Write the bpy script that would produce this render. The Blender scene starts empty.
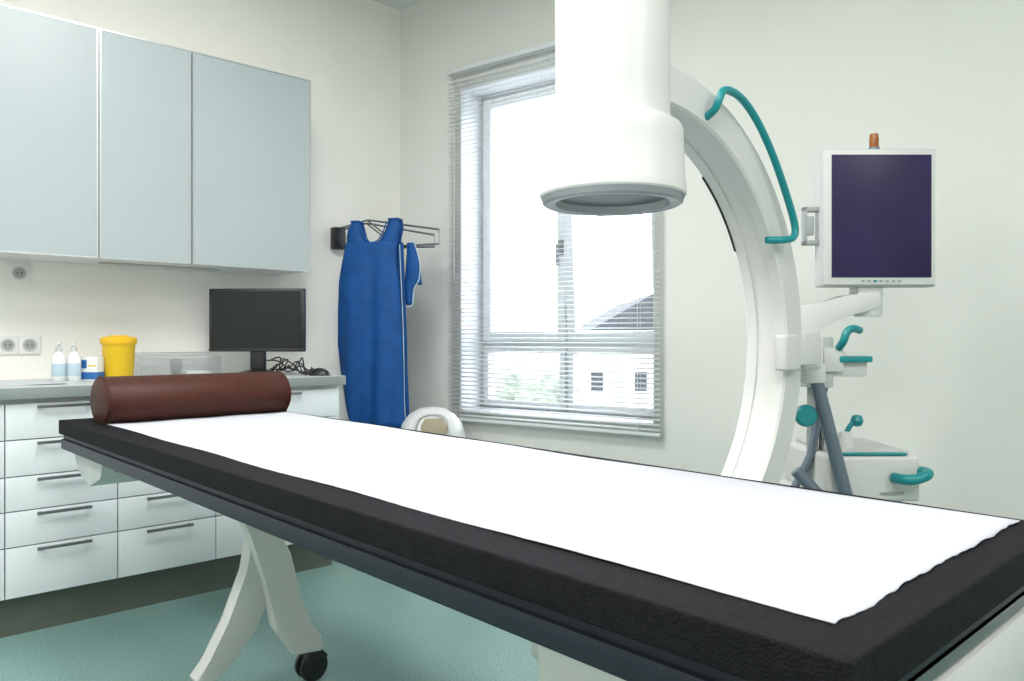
import bpy, bmesh, math, random
from mathutils import Matrix, Vector
random.seed(4)
S=bpy.context.scene
COL=S.collection
I4=Matrix.Identity(4)

# ---------------------------------------------------------------- materials
def mat(name,col,rough=.5,metal=0,var=.04,scale=8,bump=0,bscale=200,emis=0,spec=.5,coat=0,emcol=None):
    m=bpy.data.materials.new(name); m.use_nodes=True
    nt=m.node_tree; b=nt.nodes['Principled BSDF']
    tc=nt.nodes.new('ShaderNodeTexCoord')
    n=nt.nodes.new('ShaderNodeTexNoise'); n.inputs['Scale'].default_value=scale; n.inputs['Detail'].default_value=3
    nt.links.new(tc.outputs['Object'],n.inputs['Vector'])
    r=nt.nodes.new('ShaderNodeValToRGB')
    r.color_ramp.elements[0].position=.3; r.color_ramp.elements[1].position=.7
    r.color_ramp.elements[0].color=tuple(max(0,c*(1-var)) for c in col)+(1,)
    r.color_ramp.elements[1].color=tuple(min(1,c*(1+var)) for c in col)+(1,)
    nt.links.new(n.outputs['Fac'],r.inputs['Fac']); nt.links.new(r.outputs['Color'],b.inputs['Base Color'])
    b.inputs['Roughness'].default_value=rough; b.inputs['Metallic'].default_value=metal
    b.inputs['Specular IOR Level'].default_value=spec
    if coat: b.inputs['Coat Weight'].default_value=coat
    if emis:
        b.inputs['Emission Color'].default_value=tuple(emcol or col)+(1,); b.inputs['Emission Strength'].default_value=emis
    if bump:
        n2=nt.nodes.new('ShaderNodeTexNoise'); n2.inputs['Scale'].default_value=bscale; n2.inputs['Detail'].default_value=4
        nt.links.new(tc.outputs['Object'],n2.inputs['Vector'])
        bp=nt.nodes.new('ShaderNodeBump'); bp.inputs['Strength'].default_value=bump; bp.inputs['Distance'].default_value=.005
        nt.links.new(n2.outputs['Fac'],bp.inputs['Height']); nt.links.new(bp.outputs['Normal'],b.inputs['Normal'])
    return m

def clear_mat(name,tint=(1,1,1),mixf=.08):
    m=bpy.data.materials.new(name); m.use_nodes=True; nt=m.node_tree; nt.nodes.clear()
    o=nt.nodes.new('ShaderNodeOutputMaterial'); mx=nt.nodes.new('ShaderNodeMixShader')
    t=nt.nodes.new('ShaderNodeBsdfTransparent'); t.inputs[0].default_value=tint+(1,)
    g=nt.nodes.new('ShaderNodeBsdfGlossy'); g.inputs['Roughness'].default_value=.03
    mx.inputs[0].default_value=mixf
    nt.links.new(t.outputs[0],mx.inputs[1]); nt.links.new(g.outputs[0],mx.inputs[2]); nt.links.new(mx.outputs[0],o.inputs[0])
    return m

M={}
M['wall_l']=mat('wall_paint_warm',(.87,.855,.80),.85,var=.015,scale=2,bump=.08,bscale=250)
M['wall_b']=mat('wall_paint_grey',(.71,.72,.685),.85,var=.015,scale=2,bump=.08,bscale=250)
M['ceil']=mat('ceiling_paint',(.74,.76,.74),.9,var=.01)
M['white']=mat('white_lacquer',(.76,.77,.77),.32,var=.01)
M['cream']=mat('white_powdercoat',(.665,.665,.645),.38,var=.01)
M['front']=mat('drawer_front_white',(.72,.76,.785),.35,var=.01)
M['ptop']=mat('counter_laminate',(.50,.53,.53),.4,var=.05,scale=60)
M['pedge']=mat('counter_edge',(.24,.27,.27),.45,var=.04)
M['plinth']=mat('plinth_grey',(.10,.115,.095),.6,var=.05)
M['frost']=mat('frosted_glass_door',(.375,.42,.435),.36,var=.015,scale=3)
M['alu']=mat('aluminium',(.62,.64,.65),.32,.85,var=.03)
M['steel']=mat('steel_dark',(.22,.23,.24),.35,.8,var=.05)
M['black']=mat('black_plastic',(.010,.011,.013),.35,var=.1)
M['foam']=mat('black_vinyl_foam',(.0065,.006,.0085),.75,var=.35,scale=60,bump=.9,bscale=330,spec=.17)
M['carbon']=mat('table_edge_blue_black',(.009,.013,.022),.45,var=.1,spec=.33)
M['paper']=mat('paper_sheet_white',(.525,.535,.585),.85,var=.008,scale=5,bump=.10,bscale=30,spec=.2)
M['brown']=mat('brown_leatherette',(.055,.0155,.0095),.5,var=.12,scale=30,bump=.25,bscale=160,spec=.22)
M['blue']=mat('blue_apron_cloth',(.004,.070,.26),.6,var=.15,scale=14,bump=.3,bscale=90,spec=.3)
M['piping']=mat('apron_piping',(.45,.58,.66),.6)
M['teal']=mat('teal_plastic',(.006,.25,.27),.32,var=.05)
M['greyp']=mat('grey_plastic',(.34,.36,.36),.45,var=.04)
M['lgrey']=mat('light_grey_plastic',(.53,.55,.54),.42,var=.03)
M['slate']=mat('slate_tube',(.15,.19,.24),.35,.3,var=.05)
M['yellow']=mat('yellow_plastic',(.80,.52,.01),.35,var=.04)
M['yellow2']=mat('yellow_plastic_lid',(.82,.48,.01),.4,var=.04)
M['screen']=mat('screen_purple',(.014,.010,.034),.35,var=.5,scale=3.5,emis=.30,emcol=(.040,.024,.11),spec=.25)
M['screenk']=mat('screen_black',(.008,.011,.011),.25,var=.1,spec=.3)
M['amber']=mat('amber_beacon',(.30,.085,.008),.25)
M['pvc']=mat('window_pvc',(.83,.85,.87),.35,var=.01)
M['glass']=clear_mat('window_glass',(.97,.99,1),.04)
M['acryl']=clear_mat('clear_acrylic',(.97,.98,.99),.09)
M['sock']=mat('socket_white',(.78,.78,.76),.4,var=.01)
M['lblue']=mat('label_blue',(.02,.13,.38),.5)
M['beige']=mat('bin_flap_beige',(.40,.34,.24),.5)
M['fill_glow']=mat('fill_panel_glow',(.95,.97,1),.5,emis=3)  # glow for the added ceiling fill panels
M['detface']=mat('detector_face',(.075,.09,.105),.4,var=.1)
M['detring']=mat('detector_ring_grey',(.28,.30,.32),.4,.4,var=.05)
M['roof']=mat('roof_slate',(.035,.04,.05),.8,var=.2)
M['render']=mat('facade_white',(.80,.80,.79),.8)
M['grass']=mat('ground_paving',(.30,.31,.30),.95,var=.35,scale=.25)
M['bush']=mat('foliage',(.17,.20,.155),.9,var=.5,scale=3)
M['red']=mat('red_paint',(.22,.015,.025),.4)
m=mat('blind_slat',(.84,.86,.87),.45,var=.01); nt=m.node_tree
o=[n for n in nt.nodes if n.type=='OUTPUT_MATERIAL'][0]; b=nt.nodes['Principled BSDF']
tr=nt.nodes.new('ShaderNodeBsdfTranslucent'); tr.inputs[0].default_value=(.85,.9,.93,1)
mx=nt.nodes.new('ShaderNodeMixShader'); mx.inputs[0].default_value=.25
nt.links.new(b.outputs[0],mx.inputs[1]); nt.links.new(tr.outputs[0],mx.inputs[2]); nt.links.new(mx.outputs[0],o.inputs[0])
M['slat']=m

m=bpy.data.materials.new('floor_vinyl_mint'); m.use_nodes=True; nt=m.node_tree; b=nt.nodes['Principled BSDF']
tc=nt.nodes.new('ShaderNodeTexCoord')
v=nt.nodes.new('ShaderNodeTexVoronoi'); v.inputs['Scale'].default_value=110
n=nt.nodes.new('ShaderNodeTexNoise'); n.inputs['Scale'].default_value=160; n.inputs['Detail'].default_value=4
rp=nt.nodes.new('ShaderNodeValToRGB'); e=rp.color_ramp.elements
e[0].position=.36; e[0].color=(.13,.255,.235,1); e[1].position=.64; e[1].color=(.26,.405,.375,1)
r2=nt.nodes.new('ShaderNodeValToRGB'); r2.color_ramp.elements[0].position=.08; r2.color_ramp.elements[1].position=.16
mx=nt.nodes.new('ShaderNodeMix'); mx.data_type='RGBA'; mx.inputs['A'].default_value=(.45,.58,.55,1)
nt.links.new(tc.outputs['Object'],v.inputs['Vector']); nt.links.new(tc.outputs['Object'],n.inputs['Vector'])
nt.links.new(n.outputs['Fac'],rp.inputs['Fac']); nt.links.new(v.outputs['Distance'],r2.inputs['Fac'])
nt.links.new(r2.outputs['Color'],mx.inputs['Factor']); nt.links.new(rp.outputs['Color'],mx.inputs['B'])
nt.links.new(mx.outputs['Result'],b.inputs['Base Color']); b.inputs['Roughness'].default_value=.35
M['floor']=m

# ---------------------------------------------------------------- builders
def finish(name,bm,mt,parent=None,smooth=False,Mx=I4):
    bmesh.ops.recalc_face_normals(bm,faces=bm.faces[:])
    me=bpy.data.meshes.new(name); bm.to_mesh(me); bm.free()
    if Mx is not I4: me.transform(Mx)
    for mm in (mt if isinstance(mt,(list,tuple)) else [mt]): me.materials.append(mm)
    if smooth:
        for p in me.polygons: p.use_smooth=True
        try: me.set_sharp_from_angle(angle=math.radians(38))
        except Exception: pass
    o=bpy.data.objects.new(name,me); COL.objects.link(o)
    if parent: o.parent=parent
    return o
def addbox(bm,x0,x1,y0,y1,z0,z1,bev=0,seg=2,mi=0):
    vs=[bm.verts.new(p) for p in ((x0,y0,z0),(x1,y0,z0),(x1,y1,z0),(x0,y1,z0),(x0,y0,z1),(x1,y0,z1),(x1,y1,z1),(x0,y1,z1))]
    fs=[bm.faces.new([vs[i] for i in f]) for f in ((0,3,2,1),(4,5,6,7),(0,1,5,4),(1,2,6,5),(2,3,7,6),(3,0,4,7))]
    for f in fs: f.material_index=mi
    if bev:
        es=set(e for f in fs for e in f.edges)
        r=bmesh.ops.bevel(bm,geom=list(es),offset=bev,segments=seg,profile=.6,affect='EDGES')
        for f in r['faces']: f.material_index=mi
def box(name,x0,x1,y0,y1,z0,z1,mt,parent=None,bev=0,seg=2,Mx=I4):
    bm=bmesh.new(); addbox(bm,x0,x1,y0,y1,z0,z1,bev,seg)
    return finish(name,bm,mt,parent,bev>0,Mx)
def boxes(name,lst,mt,parent=None,bev=0,Mx=I4):
    bm=bmesh.new()
    for l in lst: addbox(bm,*l[:6],bev,2,l[6] if len(l)>6 else 0)
    return finish(name,bm,mt,parent,bev>0,Mx)
def addlathe(bm,prof,seg=48,at=(0,0,0),mi=0):
    rings=[]
    for r,z in prof:
        if r<1e-6: rings.append([bm.verts.new((at[0],at[1],at[2]+z))])
        else: rings.append([bm.verts.new((at[0]+r*math.cos(2*math.pi*i/seg),at[1]+r*math.sin(2*math.pi*i/seg),at[2]+z)) for i in range(seg)])
    for a,b_ in zip(rings,rings[1:]):
        for i in range(seg):
            j=(i+1)%seg
            if len(a)==1 and len(b_)==1: continue
            if len(a)==1: f=bm.faces.new((a[0],b_[j],b_[i]))
            elif len(b_)==1: f=bm.faces.new((a[i],a[j],b_[0]))
            else: f=bm.faces.new((a[i],a[j],b_[j],b_[i]))
            f.material_index=mi
def lathe(name,prof,mt,parent=None,at=(0,0,0),seg=48,Mx=I4):
    bm=bmesh.new(); addlathe(bm,prof,seg,at); return finish(name,bm,mt,parent,True,Mx)
def tube(name,pts,r,mt,parent=None,cyc=False,smooth=True,Mx=I4):
    P=[Vector(p) for p in pts]
    if smooth and len(P)>2:
        Q=[];n_=len(P)
        rng=range(n_ if cyc else n_-1)
        for i in rng:
            p1=P[i];p2=P[(i+1)%n_]
            p0=P[i-1] if (cyc or i>0) else p1; p3=P[(i+2)%n_] if (cyc or i+2<n_) else p2
            for k in range(6):
                t=k/6
                Q.append(.5*((2*p1)+(-p0+p2)*t+(2*p0-5*p1+4*p2-p3)*t*t+(-p0+3*p1-3*p2+p3)*t**3))
        if not cyc: Q.append(P[-1])
        P=Q
    bm=bmesh.new(); seg=12; rings=[]; n_=len(P)
    up=None
    for i,p in enumerate(P):
        if cyc: d=(P[(i+1)%n_]-P[i-1]).normalized()
        else: d=(P[min(i+1,n_-1)]-P[max(i-1,0)]).normalized()
        if up is None:
            up=Vector((0,0,1)) if abs(d.z)<.9 else Vector((1,0,0))
        s=d.cross(up).normalized(); up=s.cross(d).normalized()
        rings.append([bm.verts.new(p+r*(math.cos(2*math.pi*k/seg)*s+math.sin(2*math.pi*k/seg)*up)) for k in range(seg)])
    for i in range(n_ if cyc else n_-1):
        a=rings[i];b_=rings[(i+1)%n_]
        for k in range(seg): bm.faces.new((a[k],a[(k+1)%seg],b_[(k+1)%seg],b_[k]))
    if not cyc:
        bm.faces.new(rings[0]); bm.faces.new(rings[-1])
    return finish(name,bm,mt,parent,True,Mx)
def prism(name,poly,h0,h1,mt,parent=None,axis='y',bev=0,Mx=I4):
    bm=bmesh.new()
    def P(a,b_,h):
        return {'y':(a,h,b_),'x':(h,a,b_),'z':(a,b_,h)}[axis]
    A=[bm.verts.new(P(a,b_,h0)) for a,b_ in poly]; B=[bm.verts.new(P(a,b_,h1)) for a,b_ in poly]
    bm.faces.new(A); bm.faces.new(B[::-1])
    n_=len(poly)
    for i in range(n_): bm.faces.new((A[i],A[(i+1)%n_],B[(i+1)%n_],B[i]))
    if bev: bmesh.ops.bevel(bm,geom=bm.edges[:],offset=bev,segments=2,profile=.6,affect='EDGES')
    return finish(name,bm,mt,parent,bev>0,Mx)
def empty(name,loc=(0,0,0),rz=0):
    o=bpy.data.objects.new(name,None); o.location=loc; o.rotation_euler=(0,0,rz); o.empty_display_size=.1; COL.objects.link(o); return o
def at(x,y,z=0,rz=0): return Matrix.Translation((x,y,z))@Matrix.Rotation(rz,4,'Z')

YAW=math.radians(47.24)
# ---------------------------------------------------------------- room shell
XL=-3.835; YC=2.64; H=3.03; XR=2.4; YN=-2.2
WA=math.atan2(.183,.983)
MW=at(XL,YC,0,WA)      # window wall frame: x along wall, y outwards, z up
LW=(XR-XL)/math.cos(WA)
YR=YC+(XR-XL)*math.tan(WA)
prism('floor',[(XL-.3,YN-.3),(XR+.3,YN-.3),(XR+.3,YR+.4),(XL-.3,YC+.2)],-.1,0,M['floor'],axis='z')
prism('ceiling',[(XL-.3,YN-.3),(XR+.3,YN-.3),(XR+.3,YR+.4),(XL-.3,YC+.2)],H,H+.12,M['ceil'],axis='z')
box('wall_left',XL-.3,XL,YN-.3,YC+.3,0,H,M['wall_l'])
box('wall_right',XR,XR+.2,YN-.2,YR+.3,0,H,M['wall_b'])
box('wall_front',XL,XR,YN-.2,YN,0,H,M['wall_l'])
O0,O1,OZ0,OZ1=.47,1.66,.66,2.47
T=.32
boxes('wall_back',[(0,O0,0,T,0,H),(O1,LW,0,T,0,H),(O0,O1,0,T,0,OZ0),(O0,O1,0,T,OZ1,H)],M['wall_b'],Mx=MW)
box('baseboard_back',.02,LW-.05,-.012,0,0,.07,M['lgrey'],Mx=MW)
box('baseboard_left',XL,XL+.012,1.95,YC-.02,0,.07,M['lgrey'])

# window
W=empty('window_1',MW@Vector((1.065,.2,OZ0)))
MWw=Matrix.Translation(-Vector(W.location))@MW
fy0,fy1=.19,.26
fw=.05
frs=[(O0,O0+fw,fy0,fy1,OZ0,OZ1),(O1-fw,O1,fy0,fy1,OZ0,OZ1),(O0,O1,fy0,fy1,OZ1-fw,OZ1),(O0,O1,fy0,fy1,OZ0,OZ0+fw),
     (O0,O1,fy0,fy1,1.015,1.075),(1.045,1.085,fy0,fy1,OZ0,OZ1)]
boxes('frame',frs,M['pvc'],W,bev=.006,Mx=MWw)
boxes('reveal_lining',[(O0,O0+.008,.001,fy0,OZ0+.02,OZ1),(O1-.008,O1,.001,fy0,OZ0+.02,OZ1),(O0+.008,O1-.008,.001,fy0,OZ1-.008,OZ1)],M['pvc'],W,Mx=MWw)
def sash(name,x0,x1,z0,z1,w=.055,tilt=0):
    R=MWw
    if tilt: R=MWw@Matrix.Translation((0,fy0,z0))@Matrix.Rotation(tilt,4,'X')@Matrix.Translation((0,-fy0,-z0))
    a,c=fy0-.025,fy0+.03
    boxes(name,[(x0,x0+w,a,c,z0,z1),(x1-w,x1,a,c,z0,z1),(x0+w,x1-w,a,c,z0,z0+w),(x0+w,x1-w,a,c,z1-w,z1)],M['pvc'],W,bev=.006,Mx=R)
    box(name+'_glass',x0+w,x1-w,fy0,fy0+.004,z0+w,z1-w,M['glass'],W,Mx=R)
sash('sash_left',O0+.03,1.06,1.06,OZ1-.03)
sash('sash_right',1.07,O1-.03,1.06,OZ1-.03,tilt=math.radians(3.5))
sash('pane_lower_left',O0+.035,1.055,OZ0+.03,1.03,.035)
sash('pane_lower_right',1.075,O1-.035,OZ0+.03,1.03,.035)
boxes('window_handle',[(1.022,1.048,fy0-.04,fy0-.02,1.52,1.60),(1.026,1.044,fy0-.075,fy0-.058,1.46,1.575),(1.03,1.04,fy0-.06,fy0-.03,1.555,1.575)],M['greyp'],W,bev=.004,Mx=MWw)
box('window_sill',O0,O1,-.0,.19,OZ0-.0,OZ0+.02,M['white'],W,bev=.004,Mx=MWw)

# venetian blind
B=empty('venetian_blind',MW@Vector((1.06,-.05,2.55)))
MB=Matrix.Translation(-Vector(B.location))@MW
bx0,bx1=.42,1.71
box('headrail',bx0,bx1,-.062,-.024,2.54,2.568,M['slat'],B,bev=.003,Mx=MB)
bm=bmesh.new(); z=.655; tl=math.radians(-13)
while z<2.53:
    prev=None
    jt=random.uniform(-.03,.03)
    for i in range(4):
        u=(i/3-.5)*.025
        y=-.043+u*math.cos(tl+jt); h=z-u*math.sin(tl+jt)+.0016*(1-(2*(i/3)-1)**2)
        cur=[bm.verts.new((bx0,y,h)),bm.verts.new((bx1,y,h))]
        if prev: bm.faces.new((prev[0],prev[1],cur[1],cur[0]))
        prev=cur
    z+=.0235
o=finish('slats',bm,M['slat'],B,True,MB)
sm=o.modifiers.new('thick','SOLIDIFY'); sm.thickness=.0007
box('bottom_rail',bx0,bx1,-.056,-.030,.625,.640,M['slat'],B,bev=.003,Mx=MB)
for i,s in enumerate((.52,1.06,1.60)):
    tube('cord_%d'%i,[(s,-.057,.63),(s,-.057,2.53)],.0012,M['slat'],B,smooth=False,Mx=MB)
    tube('cord_b%d'%i,[(s,-.029,.63),(s,-.029,2.53)],.0012,M['slat'],B,smooth=False,Mx=MB)
tube('tilt_wand',[(.49,-.075,2.5),(.49,-.078,1.4)],.003,M['lgrey'],B,smooth=False,Mx=MB)

# ---------------------------------------------------------------- upper cabinets
U=empty('wall_cabinet',(XL,1.1,1.4)); MU=Matrix.Translation(-Vector(U.location))
z0,z1=1.404,2.35; xf=-3.485
box('carcass',XL+.002,xf-.022,.33,1.868,z0+.004,z1,M['white'],U,Mx=MU)
for i,(a,c) in enumerate(((.33,.9147),(.9147,1.2906),(1.2906,1.872))):
    g=.0025;e_=.006
    a+=g;c-=g
    box('door_glass_%d'%i,xf-.018,xf-.002,a+e_,c-e_,z0+e_,z1-e_,M['frost'],U,Mx=MU)
    boxes('door_frame_%d'%i,[(xf-.02,xf,a,a+e_,z0,z1),(xf-.02,xf,c-e_,c,z0,z1),(xf-.02,xf,a+e_,c-e_,z0,z0+e_),(xf-.02,xf,a+e_,c-e_,z1-e_,z1)],M['alu'],U,Mx=MU)
box('under_light',-3.74,-3.68,.98,1.5,z0-.005,z0+.003,M['lgrey'],U,bev=.002,Mx=MU)

# ---------------------------------------------------------------- base cabinets
K=empty('drawer_cabinet',(XL,1.1,0)); MK=Matrix.Translation(-Vector(K.location))
xb=-3.235
box('carcass',XL+.002,xb-.022,-.2,1.885,.144,.855,M['white'],K,Mx=MK)
box('plinth',XL+.002,-3.285,-.2,1.87,0,.144,M['plinth'],K,Mx=MK)
box('countertop',XL+.002,-3.212,-.22,1.905,.858,.8985,M['pedge'],K,bev=.002,Mx=MK)
box('counter_surface',XL+.002,-3.214,-.218,1.903,.8985,.9005,M['ptop'],K,Mx=MK)
zs=[.842,.711,.580,.456,.328,.146]
units=[(-.2,.545),(.545,.916),(.916,1.2975),(1.2975,1.882)]
fr=[];hd=[]
for (a,c) in units:
    for t_,b_ in zip(zs,zs[1:]):
        fr.append((xb-.02,xb,a+.002,c-.002,b_+.002,t_-.002))
        mid=(a+c)/2
        for yy in (-.078,.078):
            hd.append((xb,xb+.020,mid+yy-.004,mid+yy+.004,t_-.018,t_-.010))
        hd.append((xb+.018,xb+.024,mid-.09,mid+.09,t_-.019,t_-.008))
boxes('drawer_fronts',fr,M['front'],K,bev=.0015,Mx=MK)
boxes('bar_handles',hd,M['steel'],K,bev=.001,Mx=MK)

# ---------------------------------------------------------------- examination table
TX0,TX1,TY0,TY1,TZ=-2.96,-.285,.652,1.365,.80
E=empty('examination_table',(-1.6,1.01,0)); ME=Matrix.Translation(-Vector(E.location))
box('mattress',TX0,TX1,TY0,TY1,TZ-.047,TZ,M['foam'],E,bev=.004,seg=3,Mx=ME)
box('table_top',TX0+.012,TX1-.015,TY0+.012,TY1-.012,.722,TZ-.047,M['carbon'],E,bev=.004,Mx=ME)
box('side_rail_near',TX0+.02,TX1-.02,TY0+.003,TY0+.022,.705,.738,M['carbon'],E,bev=.003,Mx=ME)
box('side_rail_far',TX0+.02,TX1-.02,TY1-.022,TY1-.004,.705,.738,M['steel'],E,bev=.003,Mx=ME)
bm=bmesh.new(); nx,ny=120,60; g=[]
px0,px1,py0,py1=-2.80,-.333,.727,1.335
ew=[0]
for j in range(ny): ew.append(ew[-1]*.8+random.uniform(-.002,.002))
for i in range(nx+1):
    row=[]
    for j in range(ny+1):
        x=px0+(px1-px0)*i/nx; y=py0+(py1-py0)*j/ny
        if i==nx: x+=ew[j]
        if j==0: y+=.0015*math.sin(x*9)+random.uniform(-.0006,.0006)
        if j==ny: y+=.002*math.sin(x*7)
        zz=TZ+.0025+.0009*math.sin(x*11+y*4)+.0007*math.sin(y*30+x*3)
        row.append(bm.verts.new((x,y,zz)))
    g.append(row)
for i in range(nx):
    for j in range(ny): bm.faces.new((g[i][j],g[i+1][j],g[i+1][j+1],g[i][j+1]))
o=finish('paper_sheet',bm,M['paper'],E,True,ME)
sm=o.modifiers.new('thick','SOLIDIFY'); sm.thickness=.0015; sm.offset=-1
box('under_beam',-2.72,-.42,.86,1.20,.645,.722,M['lgrey'],E,bev=.008,Mx=ME)
prism('head_end_bracket',[(-2.925,.722),(-2.925,.685),(-2.87,.63),(-2.74,.60),(-2.62,.64),(-2.58,.722)],.69,1.32,M['lgrey'],E,'y',.006,ME)
box('foot_end_frame',-.345,-.296,.86,1.36,.60,.705,M['cream'],E,bev=.006,Mx=ME)
box('foot_end_rail',-.375,-.30,.70,1.34,.71,.735,M['steel'],E,bev=.003,Mx=ME)
for i,x in enumerate((-2.42,-1.22)):
    prism('rail_clamp_%d'%i,[(x-.055,.722),(x+.05,.722),(x+.05,.700),(x+.02,.690)],.672,.70,M['black'],E,'y',.002,ME)
box('column',-.86,-.50,.84,1.17,.10,.66,M['cream'],E,bev=.02,seg=3,Mx=ME)
box('column_cover',-.82,-.40,.80,1.21,.10,.53,M['cream'],E,bev=.025,seg=3,Mx=ME)
# crossing legs at head end
LX=-2.225
prism('support_leg_a',[(1.015,.66),(1.125,.66),(1.115,.50),(1.085,.34),(1.015,.20),(.915,.095),(.85,.068),(.835,.10),(.875,.145),(.935,.24),(.985,.38),(1.01,.52)],LX-.055,LX,M['cream'],E,'x',.006,ME)
prism('support_leg_b',[(.90,.66),(.97,.66),(1.05,.54),(1.11,.42),(1.145,.27),(1.175,.18),(1.215,.14),(1.215,.095),(1.12,.105),(1.06,.20),(1.03,.34),(.98,.50)],LX-.012,LX+.035,M['cream'],E,'x',.006,ME)
box('leg_head_plate',LX-.10,LX+.06,.88,1.17,.635,.66,M['cream'],E,bev=.006,Mx=ME)
box('cross_foot_centre',-.66,-.54,.72,1.30,.06,.12,M['cream'],E,bev=.012,Mx=ME)
def caster(name,x,y,par,Mx,mt=M['black'],r=.045):
    bm=bmesh.new()
    for off in (-.026,.008):
        t=bmesh.new(); addlathe(t,[(0,0),(r*.8,0),(r,.004),(r,.014),(r*.8,.018),(0,.018)],24)
        mm=Matrix.Translation((x+off,y,r))@Matrix.Rotation(math.pi/2,4,'Y')
        t.transform(mm); me=bpy.data.meshes.new('t'); t.to_mesh(me); t.free(); bm.from_mesh(me); bpy.data.meshes.remove(me)
    finish(name,bm,mt,par,True,Mx)
    prism(name+'_fork',[(y-.035,r+.01),(y-.02,r+.05),(y+.02,r+.055),(y+.042,r+.03),(y+.03,r+.0),(y,r+.02)],x-.03,x+.03,mt,par,'x',.003,Mx)
caster('caster_1',LX,1.195,E,ME,r=.046)
caster('caster_2',LX-.03,.865,E,ME,r=.034)
caster('caster_3',-.60,1.28,E,ME,r=.035)
caster('caster_4',-.60,.74,E,ME,r=.035)

# bolster cushion
C=empty('bolster_cushion',(-2.745,1.030,TZ+.004))
prof=[]
for k in range(22):
    a=math.radians(-58+296*k/21)
    prof.append((.104*math.cos(a)*(1.03),.079+.0795*math.sin(a)))
zmin=min(zv for x,zv in prof); prof=[(x,zv-zmin) for x,zv in prof]
bm=bmesh.new(); L=.312
sect=[(-L,.88),(-L+.004,.96),(-L+.014,1.0),(L-.014,1.0),(L-.004,.96),(L,.88)]
rings=[]
for yy,s in sect:
    rings.append([bm.verts.new((x*s,yy,max(.0,.075+(zv-.075)*s))) for x,zv in prof])
n_=len(prof)
for a,b_ in zip(rings,rings[1:]):
    for i in range(n_): bm.faces.new((a[i],a[(i+1)%n_],b_[(i+1)%n_],b_[i]))
bm.faces.new(rings[0]); bm.faces.new(rings[-1][::-1])
finish('cover',bm,M['brown'],C,True)
for i,yy in enumerate((-L+.008,L-.008)):
    tube('seam_%d'%i,[(x*.99,yy,.075+(zv-.075)*.99) for x,zv in prof],.0025,M['brown'],C,cyc=True)

# ---------------------------------------------------------------- C-arm
DX,DY=-1.10,1.317
CA=empty('c_arm_xray',(DX,1.475,0)); MC=Matrix.Translation(-Vector(CA.location))
lathe('detector_housing',[(0,1.386),(.120,1.386),(.124,1.371),(.150,1.371)],M['greyp'],CA,(DX,DY,0),64,MC)
lathe('detector_ring',[(.122,1.384),(.126,1.369),(.146,1.366),(.153,1.370),(.155,1.378),(.1565,1.384)],M['detring'],CA,(DX,DY,0),64,MC)
lathe('detector_window',[(0,1.384),(.122,1.384),(.122,1.392),(0,1.392)],M['detface'],CA,(DX,DY,0),64,MC)
lathe('intensifier_shell',[(.1565,1.382),(.160,1.386),(.160,1.402),(.157,1.412),(.154,1.50),(.153,1.524),(.148,1.534),(.138,1.540),(.128,1.547),(.1255,1.558),(.125,1.60),(.126,2.06),(.118,2.09),(.08,2.11),(0,2.112)],M['cream'],CA,(DX,DY,0),80,MC)
yc,zc,Ro,Ri=1.464,1.062,.650,.551
xa,xb2=-1.185,-1.06
sec=[(Ri+.006,xa),(Ri,xa+.006),(Ri,xa+.035),(Ri+.006,xa+.037),(Ri+.006,xb2-.037),(Ri,xb2-.035),(Ri,xb2-.006),(Ri+.006,xb2),
     (Ro-.010,xb2),(Ro,xb2-.010),(Ro,xa+.010),(Ro-.010,xa)]
bm=bmesh.new(); rings=[]; N=110
for i in range(N+1):
    a=math.radians(104-(104+98)*i/N)
    rings.append([bm.verts.new((x,yc+r*math.cos(a),zc+r*math.sin(a))) for r,x in sec])
for a,b_ in zip(rings,rings[1:]):
    for i in range(len(sec)): bm.faces.new((a[i],a[(i+1)%len(sec)],b_[(i+1)%len(sec)],b_[i]))
bm.faces.new(rings[0]); bm.faces.new(rings[-1][::-1])
finish('c_arc',bm,M['cream'],CA,True,MC)
bm=bmesh.new(); rings=[]
for i in range(31):
    a=math.radians(54-26*i/30)
    rings.append([bm.verts.new((x,yc+r*math.cos(a),zc+r*math.sin(a))) for r,x in ((Ri-.003,xa+.003),(Ri-.003,xa+.008),(Ri+.007,xa+.008),(Ri+.007,xa+.003))])
for a,b_ in zip(rings,rings[1:]):
    for i in range(4): bm.faces.new((a[i],a[(i+1)%4],b_[(i+1)%4],b_[i]))
finish('arc_belt',bm,M['black'],CA,False,MC)
box('tube_housing',-1.24,-.99,1.19,1.46,.36,.60,M['cream'],CA,bev=.03,seg=3,Mx=MC)
lathe('collimator',[(0,.60),(.09,.60),(.085,.64),(.07,.645),(0,.645)],M['greyp'],CA,(DX,DY+.01,0),32,MC)
X=-1.025
tube('teal_grab_handle',[(-1.062,1.625,1.612),(X-.01,1.620,1.625),(X,1.624,1.648),(X,1.640,1.670),(X,1.675,1.677),(X,1.73,1.667),(X,1.80,1.626),(X,1.875,1.555),(X,1.945,1.465),(X,1.994,1.385),(X,1.988,1.350),(X-.01,1.955,1.340),(-1.062,1.910,1.338)],.0098,M['teal'],CA,Mx=MC)
box('arc_carriage',-1.17,-1.045,2.095,2.20,.985,1.09,M['cream'],CA,bev=.012,seg=3,Mx=MC)
box('carriage_clamp',-1.07,-1.035,1.965,2.055,.985,1.085,M['cream'],CA,bev=.010,seg=3,Mx=MC)
box('clamp_bridge',-1.06,-1.035,2.04,2.16,1.0,1.07,M['cream'],CA,bev=.006,Mx=MC)

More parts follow.
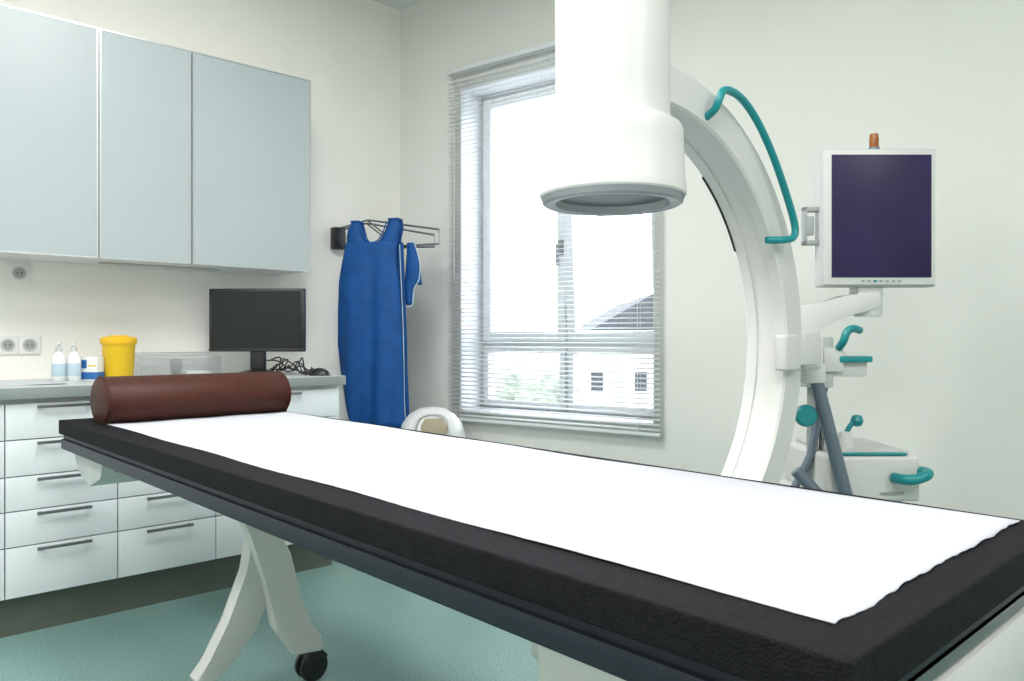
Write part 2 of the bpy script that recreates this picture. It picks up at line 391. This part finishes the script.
# stand / monitor cart (own local frame)
G=empty('monitor_cart',(-1.082,2.438,0),YAW)
box('bezel',-.0885,.269,-.03,.03,1.236,1.668,M['lgrey'],G,bev=.008,seg=3)
box('bezel_front',-.083,.264,-.036,-.028,1.242,1.663,M['cream'],G,bev=.004)
box('screen',-.060,.250,-.039,-.034,1.265,1.647,M['screen'],G,bev=.001)
box('monitor_back',-.03,.21,.03,.085,1.29,1.61,M['lgrey'],G,bev=.02)
for i in range(7):
    box('button_%d'%i,.032+i*.019,.042+i*.019,-.0385,-.034,1.2505,1.2565,M['greyp'] if i!=2 else M['teal'],G)
tube('beacon_pole',[(.112,.05,1.60),(.112,.05,1.68)],.008,M['lgrey'],G,smooth=False)
lathe('beacon_base',[(0,1.672),(.017,1.672),(.017,1.690),(0,1.690)],M['steel'],G,(.112,.05,0),24)
lathe('beacon_lens',[(.014,1.690),(.0145,1.718),(.012,1.734),(0,1.737)],M['amber'],G,(.112,.05,0),24)
boxes('side_bracket',[(-.135,-.125,-.01,.02,1.37,1.49),(-.135,-.085,-.01,.02,1.475,1.49),(-.135,-.085,-.01,.02,1.37,1.385),(-.128,-.105,-.015,.005,1.40,1.46)],M['greyp'],G,bev=.003)
box('swivel_neck',.03,.11,-.02,.05,1.205,1.240,M['lgrey'],G,bev=.008)
prism('support_arm',[(.10,1.220),(.10,1.168),(-.02,1.140),(-.085,1.120),(-.10,1.075),(-.185,1.075),(-.185,1.150),(-.16,1.172),(0,1.202),(.03,1.220)],-.03,.06,M['cream'],G,'y',.010)
lathe('arm_pivot',[(0,1.222),(.04,1.222),(.042,1.212),(.042,1.152),(.04,1.145),(0,1.145)],M['cream'],G,(.077,.015,0),32)
boxes('upper_mast',[(-.13,-.045,-.02,.07,.92,1.08)],M['lgrey'],G,bev=.008)
boxes('mast_module',[(-.055,.060,-.02,.08,.955,1.03),(-.085,-.02,-.035,.0,.97,1.045)],M['cream'],G,bev=.008)
box('module_teal_strip',-.035,.068,-.040,-.005,1.000,1.020,M['teal'],G,bev=.006)
tube('teal_grip',[(.03,-.03,1.10),(0,-.05,1.105),(-.02,-.055,1.095),(-.032,-.055,1.065),(-.035,-.03,1.045)],.012,M['teal'],G)
tube('strut_1',[(-.150,-.12,.985),(-.030,-.12,.52)],.020,M['slate'],G,smooth=False)
tube('strut_2',[(-.055,.03,.93),(-.10,.03,.70),(-.17,.03,.56)],.013,M['slate'],G,smooth=False)
tube('strut_3',[(-.185,-.07,.67),(-.03,-.10,.50)],.018,M['slate'],G,smooth=False)
tube('mast_tube',[(-.085,.05,.93),(-.090,.05,.40)],.018,M['greyp'],G,smooth=False)
tube('mast_tube_thin',[(-.055,.05,.93),(-.060,.05,.40)],.009,M['steel'],G,smooth=False)
box('strut_head',-.185,-.12,-.145,-.02,.94,1.0,M['cream'],G,bev=.01)
box('strut_foot',-.07,.0,-.16,-.09,.12,.54,M['cream'],G,bev=.01)
lathe('teal_knob',[(0,0),(.030,0),(.033,.006),(.033,.020),(.028,.026),(0,.028)],M['teal'],G,Mx=Matrix.Translation((-.170,-.10,.842))@Matrix.Rotation(math.pi/2,4,'X'),seg=24)
tube('knob_stem',[(-.170,-.10,.842),(-.10,.04,.842)],.010,M['greyp'],G,smooth=False)
box('base_housing',-.09,.195,-.08,.30,.575,.715,M['cream'],G,bev=.014,seg=3)
box('base_lid',-.06,.170,-.06,.27,.715,.728,M['lgrey'],G,bev=.005)
box('lid_teal_trim',-.05,.155,-.078,-.060,.716,.724,M['teal'],G,bev=.003)
box('base_cabinet',-.13,.16,-.05,.28,.12,.58,M['cream'],G,bev=.02,seg=3)
box('chassis',-.26,.22,-.17,.34,.07,.13,M['lgrey'],G,bev=.02)
tube('teal_side_handle',[(.11,-.085,.650),(.125,-.12,.650),(.155,-.125,.652),(.185,-.125,.662),(.202,-.105,.668),(.195,-.06,.666)],.016,M['teal'],G)
lathe('joystick_base',[(0,.72),(.026,.72),(.024,.755),(.018,.775),(0,.78)],M['cream'],G,(.012,.03,0),24)
tube('joystick',[(.012,.03,.77),(.03,.03,.80),(.045,.03,.812)],.008,M['teal'],G)
lathe('joystick_knob',[(0,-.02),(.014,-.016),(.020,0),(.014,.016),(0,.020)],M['teal'],G,(.048,.03,.812),20)
box('base_latch',.07,.14,-.088,-.079,.600,.606,M['greyp'],G,bev=.002)
for i,(x,y) in enumerate(((-.22,-.13),(-.22,.30),(.18,-.13),(.18,.30))): caster('caster_%d'%i,x,y,G,I4,r=.035)
box('link_arm',-.235,-.10,-.08,-.01,.985,1.085,M['cream'],G,bev=.012)

# ---------------------------------------------------------------- lead apron and rack
RK=empty('apron_rack',(XL,2.21,1.63)); MR=Matrix.Translation(-Vector(RK.location))
box('wall_mount',XL,XL+.05,2.175,2.245,1.57,1.69,M['black'],RK,bev=.006,Mx=MR)
for i,(dx,dy) in enumerate(((.595,.235),(.48,.29))):
    x0=XL+.04; y0=2.21; zo=.012*i
    tube('swing_arm_%d'%i,[(x0,y0,1.685-zo),(x0+dx*.30,y0+dy*.30,1.718-zo),(x0+dx,y0+dy,1.640-zo),(x0+dx+.004,y0+dy,1.565),(x0+dx*.3,y0+dy*.3,1.568),(x0,y0,1.60)],.0055,M['steel'],RK,smooth=False,Mx=MR)
    tube('swing_brace_%d'%i,[(x0+dx*.30,y0+dy*.30,1.715-zo),(x0+dx*.62,y0+dy*.62,1.566)],.0045,M['steel'],RK,smooth=False,Mx=MR)
AA=math.atan2(.53,.85)
AP=empty('lead_apron',(-3.49,2.235,1.60),AA)
def U2(px,py): return ((px-373.5)/183.1, (339-py)/189.5-.527)
def sheet(name,rows,mt,y0,amp,cols=18,thick=.008,par=AP):
    bm=bmesh.new(); R_=[]
    full=[]
    for (a,b_) in zip(rows,rows[1:]):
        for k in range(4):
            t=k/4; full.append(tuple(a[i]+(b_[i]-a[i])*t for i in range(3)))
    full.append(rows[-1])
    for (py,l,r) in full:
        row=[]
        for j in range(cols+1):
            px=l+(r-l)*j/cols; u,w=U2(px,py)
            f=min(1,max(0,(py-235)/120))
            y=y0+amp*f*(math.sin(u*34+py*.006)+.4*math.sin(u*71+1))-.012*math.cos((j/cols-.5)*3.1)
            row.append(bm.verts.new((u,y,w)))
        R_.append(row)
    for a,b_ in zip(R_,R_[1:]):
        for j in range(cols): bm.faces.new((a[j],a[j+1],b_[j+1],b_[j]))
    o=finish(name,bm,mt,par,True)
    s=o.modifiers.new('t','SOLIDIFY'); s.thickness=thick
    return o
body=[(243,347,400),(252,345,399),(265,342,399),(280,339,401),(310,337.5,403),(345,337,404),(370,340,405),(398,347,405.5),(427,353,407)]
sheet('apron_front',body,M['blue'],-.02,.014)
back=[(243,349,402),(265,346,403),(310,338,404),(345,335.5,405),(366,338,405),(385,345,406),(420,355,408)]
sheet('apron_back',back,M['blue'],.03,.012)
for y0,nm in ((-.02,'f'),(.022,'b')):
    sheet('strap_l_'+nm,[(222,352,361),(230,348,363),(238,347,365),(245,347,371)],M['blue'],y0,0,4)
    sheet('strap_r_'+nm,[(221,391,402),(230,388,403),(238,384,401),(245,377,400)],M['blue'],y0,0,4)
box('strap_top_l',U2(352,0)[0],U2(361,0)[0],-.035,.022,U2(0,223)[1],U2(0,221)[1],M['blue'],AP,bev=.002)
box('strap_top_r',U2(391,0)[0],U2(402,0)[0],-.035,.022,U2(0,222)[1],U2(0,220)[1],M['blue'],AP,bev=.002)
def ppath(name,pts,y,r=.003,m_='piping'): tube(name,[(U2(a,b_)[0],y,U2(a,b_)[1]) for a,b_ in pts],r,M[m_],AP)
ppath('neck_trim',[(362,224),(365,236),(372,243),(380,242),(386,234),(390,223)],-.034,.0035,'blue')
ppath('side_trim',[(401,246),(403,290),(405,340),(406,400),(408,427)],-.006,.0022,'piping')
sheet('thyroid_collar',[(243,404,412),(252,404,415),(265,403,418),(280,402,417),(288,401,412),(305,403,410)],M['blue'],.05,.004,8)
ppath('collar_trim',[(412,243),(415,252),(418,265),(417,280),(412,289),(410,305),(404,307)],.045,.0028)
sheet('collar_tail',[(250,409,414),(262,413,417),(285,414,419)],M['blue'],.065,.004,4)

# ---------------------------------------------------------------- dome bin
BN=empty('waste_bin',(MW@Vector((.55,-.29,0))).to_tuple(),YAW)
lathe('bin_body',[(0,.012),(.135,.012),(.14,.03),(.168,.52),(.172,.55),(0,.55)],M['white'],BN,(-.02,0,-.012))
lathe('bin_dome',[(.174,.55),(.176,.565),(.172,.60),(.155,.655),(.12,.70),(.07,.73),(0,.742)],M['white'],BN,(-.02,0,-.02))
prism('bin_flap',[(-.055,.58),(.065,.58),(.075,.63),(.045,.672),(-.04,.672),(-.06,.64)],-.172,-.10,M['beige'],BN,'y',.006)
tube('bin_flap_rim',[(-.08,-.178,.575),(.07,-.175,.575),(.08,-.15,.635),(.045,-.125,.685),(-.05,-.125,.685),(-.085,-.155,.645)],.006,M['lgrey'],BN,cyc=True)

# ---------------------------------------------------------------- things on the counter
CT=.9005
Pm=empty('computer_monitor',(-3.49,1.594,CT),YAW-math.radians(4))
box('housing',-.228,.228,-.012,.025,.113,.410,M['black'],Pm,bev=.006)
box('display',-.213,.213,-.0145,-.011,.133,.397,M['screenk'],Pm)
box('chin',-.227,.227,-.016,-.01,.114,.128,M['black'],Pm,bev=.002)
boxes('neck',[(-.035,.035,.0,.03,.03,.16)],M['black'],Pm,bev=.006)
lathe('foot',[(0,0),(.10,0),(.102,.008),(.09,.016),(.03,.03),(0,.03)],M['black'],Pm,(0,.02,0),40)
for i in range(6):
    p=[]
    for k in range(8):
        p.append((.03+k*.030+random.uniform(-.02,.02),random.uniform(.04,.12),.006+abs(math.sin(k*.9+i))*random.uniform(.01,.085)*(1 if k<6 else .4)))
    tube('cable_%d'%i,p,.0032,M['black'],Pm)
Ms=empty('computer_mouse',(-3.30,1.815,CT),.5)
bm=bmesh.new(); bmesh.ops.create_uvsphere(bm,u_segments=24,v_segments=14,radius=1)
for v_ in bm.verts: v_.co=Vector((v_.co.x*.055,v_.co.y*.032,max(v_.co.z,0)*.036))
finish('shell',bm,M['black'],Ms,True)
box('wheel',.02,.034,-.003,.003,.026,.036,M['greyp'],Ms,bev=.001)
Sb=empty('sharps_container',(-3.60,1.022,CT))
bm=bmesh.new(); addlathe(bm,[(0,0),(.055,0),(.058,.004),(.066,.155),(.068,.158),(.0,.158)],36); finish('tub',bm,M['yellow'],Sb,True)
lathe('lid',[(.070,.150),(.073,.158),(.072,.176),(.060,.183),(.03,.184),(0,.184)],M['yellow2'],Sb,seg=36)
box('lid_flap',-.03,.03,-.03,.03,.184,.189,M['yellow'],Sb,bev=.002)
def bottle(y,x):
    e_=empty('spray_bottle',(x,y,CT))
    lathe('body',[(0,0),(.023,0),(.026,.004),(.026,.088),(.022,.105),(.012,.118),(.010,.122),(0,.122)],M['white'],e_,seg=28)
    lathe('cap',[(0,.121),(.012,.121),(.012,.137),(.007,.142),(.005,.158),(0,.159)],M['lgrey'],e_,seg=20)
    lathe('label',[(.0263,.02),(.0266,.022),(.0266,.07),(.0263,.072)],M['piping'],e_,seg=28)
    tube('nozzle',[(0,0,.150),(.02,-.01,.150)],.004,M['white'],e_,smooth=False)
bottle(.795,-3.60); bottle(.848,-3.59)
Bx=empty('tissue_box',(-3.60,.912,CT),.75)
box('carton',-.045,.045,-.025,.025,0,.098,M['white'],Bx,bev=.002)
box('carton_print_lower',-.0455,.0455,-.0255,.0255,.004,.034,M['lblue'],Bx)
box('carton_print_upper',-.043,.0,-.0255,-.0245,.05,.085,M['lblue'],Bx)
box('carton_stripe',.006,.040,-.0255,-.0245,.058,.064,M['yellow'],Bx)
Rk=empty('acrylic_tray',(-3.745,1.315,CT),math.radians(90))
def tray(n,x0,x1,y0,y1,h,t=.003):
    boxes(n,[(x0,x1,y0,y1,0,t),(x0,x1,y0,y0+t,t,h),(x0,x1,y1-t,y1,t,h*1.3),(x0,x0+t,y0,y1,t,h),(x1-t,x1,y0,y1,t,h)],M['acryl'],Rk,bev=.0008)
tray('tray_shell',-.18,.18,-.075,.075,.085)
box('tray_divider',-.002,.002,-.072,.072,.003,.08,M['acryl'],Rk)
boxes('tray_contents',[(.03,.14,-.04,.04,.004,.022)],M['sock'],Rk,bev=.004)
tube('tray_rim',[(-.18,-.075,.085),(.18,-.075,.085),(.18,.075,.108),(-.18,.075,.108)],.0018,M['lgrey'],Rk,cyc=True,smooth=False)
Pp=empty('paper_stack',(-3.42,.60,CT),.1)
for i in range(4): box('sheet_%d'%i,-.105,.105,-.15,.15,.0012*i,.0012*i+.001,M['paper'],Pp,Mx=Matrix.Rotation(random.uniform(-.06,.06),4,'Z'))

# sockets
def socket(y,z,nm='wall_socket'):
    e_=empty(nm,(XL,y,z))
    box('plate',0,.008,-.040,.040,-.040,.040,M['sock'],e_,bev=.003)
    R_=Matrix.Translation((.008,0,0))@Matrix.Rotation(math.pi/2,4,'Y')
    lathe('ring',[(.020,0),(.021,.002),(.027,.002),(.028,0)],M['lgrey'],e_,seg=28,Mx=R_)
    lathe('well',[(0,.0005),(.020,.0005),(.020,.001)],M['greyp'],e_,seg=28,Mx=R_)
    for s in (-.008,.008): lathe('pin_hole',[(0,.0012),(.003,.0012),(.003,.001)],M['black'],e_,seg=10,Mx=R_@Matrix.Translation((0,s,0)))
socket(.697,1.353); socket(.655,1.047); socket(.735,1.047)

# ---------------------------------------------------------------- outside
GZ=-3.0
box('exterior_ground',-90,60,4.6,120,GZ-.1,GZ,M['grass'])
def outp(t,z):
    return (z*(-.7342+.6789*t),z*(.6789+.7342*t))
hx,hy=outp(.155,16)
HB=empty('neighbour_house',(hx,hy,GZ),YAW)
box('facade',-1.0,3.4,0,5,0,3.75,M['render'],HB)
prism('roof',[(-1.4,3.97),(3.9,3.97),(3.9,5.1),(.4,5.0)],-.4,5.4,M['roof'],HB,'y')
box('eaves',-1.2,3.6,-.2,5.2,3.70,3.97,M['render'],HB)
boxes('windows',[(-.85+i*.9,-.6+i*.9,-.03,.02,3.0,3.4) for i in range(3)],M['roof'],HB)
hx,hy=outp(.03,33)
HG=empty('garden_hedge',(hx,hy,GZ),YAW)
for i in range(12):
    bm=bmesh.new(); bmesh.ops.create_icosphere(bm,subdivisions=3,radius=1.0+random.random()*.35)
    for v_ in bm.verts: v_.co*=1+random.uniform(-.12,.12)
    for v_ in bm.verts: v_.co.z*=1.15
    finish('bush_%d'%i,bm,M['bush'],HG,True,Matrix.Translation((-4.0+i*.75,random.uniform(-.4,.5),1.15+random.uniform(-.25,.35))))
hx,hy=outp(.018,26)
RC=empty('parked_car',(hx,hy,GZ),YAW+.5)
prism('car_body',[(-1.6,.4),(1.6,.4),(1.65,.85),(1.0,.95),(.6,1.45),(-.8,1.45),(-1.3,.95),(-1.65,.9)],-.8,.8,M['red'],RC,'y',.05)
for i,(x,y) in enumerate(((-1,-.82),(1,-.82),(-1,.66),(1,.66))):
    lathe('wheel_%d'%i,[(0,0),(.32,0),(.34,.04),(.34,.14),(0,.16)],M['black'],RC,seg=24,Mx=Matrix.Translation((x,y+.16,.34))@Matrix.Rotation(math.pi/2,4,'X'))

# ---------------------------------------------------------------- lights
def ceiling_fill(x,y,pw,sx=1.2,sy=.6):  # added fill: out-of-view ceiling panel with area light, put in to brighten the room
    e_=empty('ceiling_fill',(x,y,H))
    box('fill_frame',-sx/2-.02,sx/2+.02,-sy/2-.02,sy/2+.02,-.05,0,M['white'],e_,bev=.004)
    box('fill_panel',-sx/2,sx/2,-sy/2,sy/2,-.054,-.049,M['fill_glow'],e_)
    l=bpy.data.lights.new('fill_light','AREA'); l.shape='RECTANGLE'; l.size=sx; l.size_y=sy; l.energy=pw; l.color=(1,.985,.96)
    o=bpy.data.objects.new('fill_light',l); o.location=(0,0,-.07); o.parent=e_; COL.objects.link(o)
ceiling_fill(-1.9,.9,43); ceiling_fill(.2,.2,42); ceiling_fill(-1.6,-1.2,60); ceiling_fill(1.4,1.6,26)

w=bpy.data.worlds.new('World'); S.world=w; w.use_nodes=True
nt=w.node_tree; bg=nt.nodes['Background']
bg.inputs[0].default_value=(.93,.96,1,1); bg.inputs[1].default_value=6.5

# ---------------------------------------------------------------- camera
cd=bpy.data.cameras.new('camera'); cam=bpy.data.objects.new('camera',cd); COL.objects.link(cam)
cam.location=(0,0,1.073); cam.rotation_euler=(math.radians(90),0,YAW)
cd.sensor_width=36; cd.lens=775/1024*36; cd.shift_y=-1.5/1024; cd.clip_start=.02; cd.clip_end=300
S.camera=cam
S.view_settings.view_transform='Standard'
